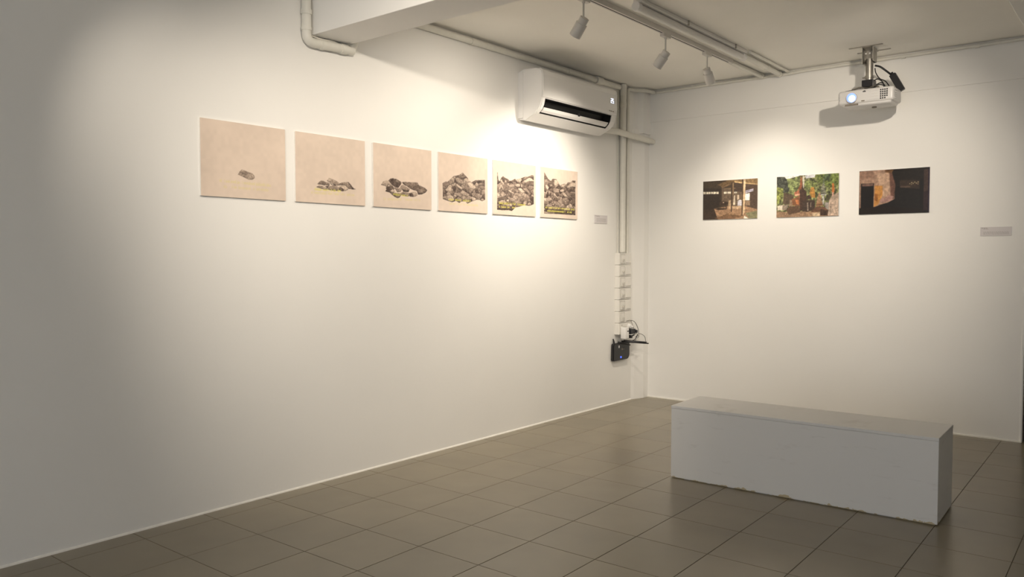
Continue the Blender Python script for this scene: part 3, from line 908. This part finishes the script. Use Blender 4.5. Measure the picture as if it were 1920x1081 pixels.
PHOTOS[3] = '''
170.135.112 0,994 387,1001 439,925 521,800 517,330 421,255 316,214 226,161 11,151
150.115.95 0,994 199,997 222,829 8,801
192.157.130 252,933 432,926 442,489 376,329 283,692
110.75.62 439,925 491,932 529,670 509,331 465,334
190.130.60 231,650 344,640 345,426 286,228 222,161
150.90.35 232,471 277,455 271,289 233,316
165.125.115 301,311 435,419 509,390 480,298 324,249
110.75.42 375,991 505,989 461,911 379,937
32.26.22 505,1001 994,997 919,750 537,599 476,910
22.18.17 28,709 219,704 214,149 27,17
120.90.78 40,696 208,699 208,646 48,642
58.44.36 588,747 862,721 864,524 589,583
90.72.58 596,606 734,605 727,571 596,576
235.215.160 721,662 734,661 734,642 721,644
235.215.160 745,686 759,684 760,663 745,665
235.215.160 768,667 781,666 781,648 768,649
235.215.160 788,693 802,692 803,671 788,672
235.215.160 809,670 823,669 824,648 809,650
235.215.160 834,694 848,692 848,671 834,673
200.180.130 833,647 844,646 844,630 833,631
200.180.130 745,646 757,645 757,629 745,630
28.24.22 545,575 857,502 875,60 526,82
70.50.44 917,946 981,962 978,469 918,57
52.34.36 921,473 978,480 975,54 918,57
45.34.52 977,962 1000,994 1000,0 979,7
30.21.17 3,115 316,190 918,80 918,-1 0,6'''

# ================================================================== SWITCH BOXES, ADAPTERS, ROUTER
BY0, BY1, BZ, BHH = 6.726, 6.952, 1.487, .1147
BOXW = ['first (top)', 'second', 'third', 'fourth', 'fifth', 'sixth', 'seventh (lowest)']
sw_root = None
def make_box(k):
    ordn = ['topmost', 'second', 'third', 'fourth', 'fifth', 'sixth', 'lowest'][k]
    lb = ('white surface switch box, %s from the top of its stack' % ordn) if 0 < k < 6 else ('white surface switch box, topmost of its stack under the riser pipes' if k == 0 else 'lowest white surface box of the stack, with plugs in its sockets')
    z1 = BZ - k * BHH; z0 = z1 - BHH + .0022
    root = empty('switch_box', (0, (BY0 + BY1) / 2, z0), lb, 'switch box', 'stack of white switch boxes')
    w_, hh = (BY1 - BY0) / 2, z1 - z0
    MB().box(0, .046, -w_, w_, 0, hh, .002).build('box_body', m_switch, root)
    MB().box(.046, .053, -w_ + .001, w_ - .001, .001, hh - .001, .002).build('cover_plate', m_switch, root)
    if k < 6:
        b = MB(); f = .0035                       # raised frame round the breaker
        y0, y1, a, c = -w_ + .026, -w_ + .098, .010, hh - .010
        b.box(.052, .0565, y0, y0 + f, a, c).box(.052, .0565, y1 - f, y1, a, c).box(.052, .0565, y0, y1, a, a + f).box(.052, .0565, y0, y1, c - f, c)
        b.build('breaker_frame', m_switch2, root)
        bf = MB().box(.052, .060, y0 + .006, y1 - .006, a + .006, c - .006, .002).build('breaker_face', m_switch, root)
        MB().box(.058, .074, y0 + .024, y1 - .024, .036, .056, .003).build('toggle', m_switch2, bf)
        if k < 5:
            rk = MB().prism([(.052, .020), (.062, .020), (.056, hh - .012), (.052, hh - .012)], 'y', w_ - .106, w_ - .016)
            rk.build('rocker_switch', m_switch, root)
            MB().box(.052, .0545, w_ - .110, w_ - .012, .013, .018).build('switch_lip', m_switch, root)
        else:
            MB().box(.052, .056, w_ - .106, w_ - .016, .016, hh - .012, .001).build('blank_plate', m_switch, root)
    else:
        b = MB()
        for y, z in ((-w_ + .045, hh - .022), (-w_ + .062, hh - .022)): b.cyl((.0525, y, z), (.0537, y, z), .004, n=10)
        b.build('socket_hole', m_mark, root)
    return root
for k in range(7): make_box(k)
z_low = BZ - 7 * BHH
# white cube charger in the lowest box
ch = empty('power_adapter', (.053, 6.79, z_low - .04), 'white cube charger plugged into the lowest switch box', 'charger')
cb_ = MB().box(0, .060, -.040, .030, 0, .118, .009, 3).build('adapter_body', m_white, ch, smooth=True)
MB().box(.0595, .0608, -.006, .020, .070, .083, .001).build('usb_port', m_black, cb_)
MB().box(.012, .05, -.026, .012, .1172, .1186).build('vent_line', m_mark, cb_)
# white round plug with black plug below it
pw = empty('white_plug', (.053, 6.905, z_low + .075), 'round white plug in the lowest box beside the charger', 'plug')
MB().cyl((0, 0, 0), (.035, 0, 0), .026, .022, 18).build('plug_body', m_white, pw, smooth=True)
MB().cyl((.034, 0, 0), (.05, .004, -.006), .012, .008, 12).build('strain_relief', m_white, pw, smooth=True)
pk = empty('black_plug', (.053, 6.905, z_low + .02), 'square black mains plug beside the white charger', 'plug')
MB().box(0, .055, -.040, .052, -.020, .030, .006).build('plug_body', m_black, pk)
MB().box(.02, .065, .045, .075, -.010, .018, .005).build('cord_exit', m_black, pk)
pk2 = empty('black_plug', (.053, 6.89, z_low - .025), 'small black plug under the square black mains plug', 'plug')
MB().cyl((0, 0, 0), (.05, 0, 0), .018, .014, 14).build('plug_body', m_black, pk2, smooth=True)
MB().cyl((.03, .0, 0), (.045, .09, .02), .008, .006, 10).build('cord_exit', m_black, pk2, smooth=True)
def lead(pts, r, m, label):
    return tag(MB().tube(bez(pts, 10), r, 6).build('power_lead', m, smooth=True), label, 'cable')
lead([(.055, 6.955, .815), (.05, 7.02, .80), (.05, 7.07, .76), (.06, 7.09, .70), (.07, 7.06, .63), (.07, 6.98, .60)], .0028, m_cable, 'black wire arching out beside the lowest switch box')
lead([(.06, 7.03, .64), (.07, 7.10, .67), (.09, 7.16, .64), (.10, 7.17, .59)], .0025, m_cable, 'small black wire loop above the router antennas')
lead([(.056, 6.86, .815), (.057, 6.93, .818), (.057, 6.955, .80), (.075, 6.95, .765), (.10, 6.93, .74)], .0025, m_mark, 'grey wire curling over the white round plug')
lead([(.105, 6.95, z_low + .02), (.10, 7.0, z_low - .01), (.09, 6.97, z_low - .06), (.07, 6.90, z_low - .075)], .004, m_cable, 'thick black cord drooping from the black mains plug')
lead([(.115, 6.92, z_low - .01), (.125, 6.96, z_low - .002), (.13, 6.99, z_low - .03), (.12, 6.95, z_low - .062)], .004, m_wcable, 'short white cord beside the black plugs')

# router: black rounded square hung on the wall, three paddle antennas
ro = empty('wifi_router', (0, 6.81, .425), 'black router with blue light hung below the switch boxes', 'router')
rw, rh = .160, .185
pts = []
for cx, cz_, a0, rr in ((rw - .055, .055, -90, .05), (rw - .03, rh - .03, 0, .025), (-rw + .03, rh - .03, 90, .02), (-rw + .025, .022, 180, .02)):
    for k in range(7):
        a = R(a0 + k * 15); pts.append((cx + rr * math.cos(a), cz_ + rr * math.sin(a)))
MB().prism(pts, 'x', .006, .030).build('shell', m_black, ro, smooth=False)
rc = MB().prism([(y * .94 - .002, (z - .09) * .94 + .09) for y, z in pts], 'x', .030, .036).build('front_cover', m_black, ro)
MB().box(0, .006, -.05, .05, .05, .12).build('wall_hook', m_black, ro)
tag(MB().cyl((.036, -.018, .034), (.0372, -.018, .034), .010, n=14).build('status_light', m_led, rc), 'blue light')
MB().box(.036, .0368, -.062, -.045, .128, .152, .0003).build('sticker', m_white, rc)
lg = MB()
lg.cyl((.036, .006, .112), (.0367, .006, .112), .010, n=12)
for k in range(4): lg.box(.036, .0366, .022 + k * .008, .027 + k * .008, .106, .114)
lg.build('logo', m_mark, rc)
for a, b_, nm in (((.02, -.12, .178), (.015, -.13, .222), 0), ((.03, -.06, .184), (.085, .075, .150), 1), ((.03, .00, .190), (.24, .17, .168), 2), ((.03, .04, .193), (.235, .14, .183), 3)):
    a, b_ = Vector(a), Vector(b_); d = b_ - a
    mb = MB(); mb.cyl(a, a + d * .18, .009, .008, 12)
    mb.cyl(a + d * .18, b_, .009, .006, 12)
    mb.build('antenna', m_black, ro, smooth=True)

# ================================================================== PRINTS
RNG = np.random.default_rng(7)
def vnoise(h_, w_, cells):
    """smooth value noise in 0..1"""
    gh, gw = max(2, int(cells * h_ / w_)) + 2, int(cells) + 2
    g = RNG.random((gh, gw))
    y = np.linspace(0, gh - 2, h_); x = np.linspace(0, gw - 2, w_)
    yi, xi = np.floor(y).astype(int), np.floor(x).astype(int); fy, fx = (y - yi)[:, None], (x - xi)[None, :]
    fy = fy * fy * (3 - 2 * fy); fx = fx * fx * (3 - 2 * fx)
    a = g[yi][:, xi]; b = g[yi][:, xi + 1]; c = g[yi + 1][:, xi]; d = g[yi + 1][:, xi + 1]
    return (a * (1 - fx) + b * fx) * (1 - fy) + (c * (1 - fx) + d * fx) * fy
def poly_mask(U, V_, pts):
    inside = np.zeros(U.shape, bool); n = len(pts)
    for i in range(n):
        x0, y0 = pts[i]; x1, y1 = pts[(i + 1) % n]
        if y0 == y1: continue
        c = (y0 > V_) != (y1 > V_)
        inside ^= c & (U < (x1 - x0) * (V_ - y0) / (y1 - y0) + x0)
    return inside
def parse(txt):
    for ln in txt.strip().splitlines():
        a, *p = ln.split()
        yield a, [tuple(int(v) / 1000 for v in q.split(',')) for q in p]
def lin(img):
    img = np.clip(img, 0, 1)
    return np.where(img <= .04045, img / 12.92, ((img + .055) / 1.055) ** 2.4)
SS = 2
def canvas(nx, ny):
    w_, h_ = nx * SS, ny * SS
    U, V_ = np.meshgrid((np.arange(w_) + .5) / w_, (np.arange(h_) + .5) / h_)
    return U, V_, np.zeros((h_, w_, 3))
def down(img): return img.reshape(img.shape[0] // SS, SS, img.shape[1] // SS, SS, 3).mean((1, 3))

DARKT, LIGHTT = np.array((64, 50, 44)) / 255, np.array((218, 198, 178)) / 255
PAPER = np.array((220, 202, 186)) / 255
YEL = np.array((216, 208, 96)) / 255
def text_rows(U, V_, img, rows, rng):
    for x0, y0, x1, y1, al, n in rows:
        x0, y0, x1, y1 = x0 / 1000, y0 / 1000, x1 / 1000, y1 / 1000
        hgt = .042; wd = (x1 - x0) / n
        for k in range(n):
            if rng.random() < .14: continue
            cx = x0 + (k + .1) * wd; cy = y0 + (y1 - y0) * k / n
            # little letter-like strokes: stem, bowl, bar
            kind = rng.integers(0, 4); up = hgt if kind in (0, 3) else hgt * .68
            m = (np.abs(U - cx - wd * .12) < wd * .16) & (V_ > cy) & (V_ < cy + up)
            if kind != 3:
                m |= (np.abs(U - cx - wd * .62) < wd * .16) & (V_ > cy) & (V_ < cy + hgt * .64)
                m |= (U > cx) & (U < cx + wd * .75) & (np.abs(V_ - cy - hgt * (.6 if kind else .05)) < hgt * .09)
            img[m] = img[m] * (1 - al) + YEL * al
def rock_print(k, nx=200, ny=156):
    rng = np.random.default_rng(20 + k)
    U, V_, img = canvas(nx, ny); h_, w_ = U.shape
    img[:] = PAPER
    img *= (1 + .05 * (vnoise(h_, w_, 4) - .5) + .03 * (vnoise(h_, w_, 24) - .5))[..., None]
    f1, f2, f3 = vnoise(h_, w_, 26), vnoise(h_, w_, 70), vnoise(h_, w_, 12)
    first = True
    for a, p in parse(ROCKS[k]):
        t = float(a) + (.14 if k == 1 else .04); m = poly_mask(U, V_, p)
        if not m.any(): continue
        ang = rng.uniform(0, math.pi); st = np.sin((U * math.cos(ang) + V_ * math.sin(ang)) * 260 + f1 * 9)
        vs_ = [q[1] for q in p]; gv = (V_ - min(vs_)) / (max(vs_) - min(vs_) + 1e-6) - .5
        tone = t + .20 * (f1 - .5) + .36 * (f2 - .5) + .05 * st + .14 * gv + .1 * (f3 - .5)
        tone = np.clip(tone, 0, 1)[..., None]
        col = DARKT * (1 - tone) + LIGHTT * tone
        img[m] = col[m]
        if k >= 4 and first:      # rubble between the larger stones
            first = False
            us = [q[0] for q in p]; n_ = 110
            cu = rng.uniform(min(us), max(us), n_); cv = rng.uniform(min(vs_), max(vs_), n_); ct = rng.uniform(.12, .72, n_)
            d1 = np.full(U.shape, 9.0); d2 = np.full(U.shape, 9.0); tt = np.zeros(U.shape)
            for a_, b_, c_ in zip(cu, cv, ct):
                dd = np.hypot((U - a_) * 1.0, (V_ - b_) * 1.0)
                near = dd < d1
                d2 = np.where(near, d1, np.minimum(d2, dd)); d1 = np.where(near, dd, d1)
                tt = np.where(near, c_ + (V_ - b_) * 4.0, tt)
            tn = np.clip(tt + .3 * (f2 - .5) - .35 * np.clip(1 - (d2 - d1) / .014, 0, 1), 0, 1)[..., None]
            img[m] = (DARKT * (1 - tn) + LIGHTT * tn)[m]
        # dark contour along the lower rim of each stone
        mm = poly_mask(U, V_ - .011, p); rim = m & ~mm
        img[rim] = img[rim] * (.86 if k == 1 else .68)
    text_rows(U, V_, img, TEXTROWS[k], rng)
    return lin(down(img))
def photo_print(k, nx=200, ny=136):
    U, V_, img = canvas(nx, ny); h_, w_ = U.shape
    img[:] = np.array({1: (70, 55, 40), 2: (112, 118, 66), 3: (24, 20, 18)}[k]) / 255
    f1, f2 = vnoise(h_, w_, 34), vnoise(h_, w_, 80)
    if k == 2:
        img *= (1 + 1.1 * (f1 - .5) + .8 * (f2 - .5))[..., None]
    for a, p in parse(PHOTOS[k]):
        c = np.array([int(v) for v in a.split('.')]) / 255; m = poly_mask(U, V_, p)
        green = k == 2 and c[1] >= c[0] and c[1] > c[2] * 1.1
        am = (.75, .7) if green else (.26, .30) if k != 3 else (.24, .20)
        if green: c = c * .84
        col = c * (1 + am[0] * (f1 - .5) + am[1] * (f2 - .5))[..., None]
        if k == 2 and not green and c.max() < .9:          # courses of stone on the stupas
            col = col * (1 + .16 * np.sin(V_ * 170 + U * 9))[..., None]
        img[m] = col[m]
    # soft focus between the patches
    pad = 24
    img = np.pad(img, ((pad, pad), (pad, pad), (0, 0)), 'edge')
    for _ in range({1: 4, 2: 4, 3: 7}[k]):
        img = (img + np.roll(img, 1, 0) + np.roll(img, -1, 0) + np.roll(img, 1, 1) + np.roll(img, -1, 1)) / 5
    img = img[pad:-pad, pad:-pad]
    img = img * (1 + .12 * (vnoise(h_, w_, 90) - .5))[..., None]
    grey = img.mean(-1, keepdims=True); img = grey + (img - grey) * {1: .85, 2: .74, 3: .9}[k]
    return lin(down(img))
def print_mesh(name, img, m, parent, w_, h_, thick):
    """flat print as a fine grid whose corner colours carry the ink; local x right, local z up, faces -y"""
    ny, nx = img.shape[:2]
    x = (np.linspace(0, 1, nx) - .5) * w_; z = (np.linspace(0, 1, ny) - .5) * h_
    X, Z = np.meshgrid(x, z); co = np.stack([X, np.full_like(X, -thick), Z], -1).reshape(-1, 3)
    idx = np.arange(nx * ny).reshape(ny, nx)
    q = np.stack([idx[:-1, :-1], idx[:-1, 1:], idx[1:, 1:], idx[1:, :-1]], -1).reshape(-1, 4)
    me = bpy.data.meshes.new(name)
    me.vertices.add(len(co)); me.vertices.foreach_set('co', co.astype(np.float32).ravel())
    me.loops.add(q.size); me.loops.foreach_set('vertex_index', q.astype(np.int32).ravel())
    me.polygons.add(len(q)); me.polygons.foreach_set('loop_start', (np.arange(len(q)) * 4).astype(np.int32))
    me.update(calc_edges=True)
    at = me.color_attributes.new('ink', 'FLOAT_COLOR', 'POINT')
    rgba = np.concatenate([img.reshape(-1, 3), np.ones((nx * ny, 1))], 1).astype(np.float32)
    at.data.foreach_set('color', rgba.ravel())
    me.materials.append(m); me.validate()
    o = bpy.data.objects.new(name, me); COL.objects.link(o); o.parent = parent
    return o

PRINT_LABELS = ['unframed print showing a single small grey rock on beige', 'unframed print showing a low handful of grey rocks on beige',
                'unframed print showing a wide dark heap of rocks on beige', 'unframed print showing a peaked rock heap with cut straight sides',
                'unframed print of a rock pile filling most of the sheet, yellow text lower left', 'unframed print whose rock pile fills the whole rectangle, beside the small wall label']
PW, PH = .556, .433
for k in range(6):
    y = (2.367 + 2.925) / 2 + k * .6277
    root = empty('art_print', (.0, y, 2.011), PRINT_LABELS[k], 'art print', 'row of six rock prints on the left wall', rz=R(90))
    MB().box(-PW / 2, PW / 2, -.0115, 0, -PH / 2, PH / 2, .0008, 1).build('board', m_board, root)
    print_mesh('print', rock_print(k + 1), m_print, root, PW - .001, PH - .001, .0119)
PHOTO_LABELS = ['photograph of a dim shed interior with posts and bright window', 'photograph of stone stupas in front of green trees', 'very dark photograph of a room with black door and stained wall']
for k, (xa, xb) in enumerate(((.663, 1.213), (1.395, 1.949), (2.120, 2.673))):
    xc = (xa + xb) / 2
    root = empty('photo_print', (xc, yb(xc), 2.0005 + .003 * (k == 2)), PHOTO_LABELS[k], 'photograph', 'three colour photographs on the back wall', rz=BROT)
    MB().box(-(xb - xa) / 2, (xb - xa) / 2, -.0095, 0, -.1875, .1875, .0008, 1).build('board', m_board, root)
    print_mesh('print', photo_print(k + 1), m_photo, root, xb - xa - .001, .374, .0099)

# ------------------------------------------------------------------ wall labels
def wall_label(loc, rz, w_, h_, rows, label):
    root = empty('wall_label', loc, label, 'label', rz=rz)
    MB().box(-w_ / 2, w_ / 2, -.005, 0, -h_ / 2, h_ / 2, .0006, 1).build('card', m_label, root)
    rng = random.Random(5)
    ink = MB()
    for z, a, b, t in rows:
        x = a
        while x < b:
            l_ = rng.uniform(.006, .016); e_ = min(x + l_, b)
            ink.box(-w_ / 2 + x, -w_ / 2 + e_, -.0053, -.0049, h_ / 2 - z - t, h_ / 2 - z); x = e_ + .003
    ink.build('printed_text', m_ink, root)
wall_label((0, 6.468, 1.8095), R(90), .225, .079, [(.006, .008, .085, .0045), (.014, .035, .09, .004)] + [(.032 + i * .0095, .035, .20, .0035) for i in range(4)], 'small white text card on the left wall beside the last rock print')
wall_label((3.15, yb(3.15), 1.6515), BROT, .214, .0705, [(.006, .008, .048, .005), (.014, .022, .058, .004)] + [(.038 + i * .0085, .022, .196, .0032) for i in range(3)], 'small white text card on the back wall beside the dark photograph')
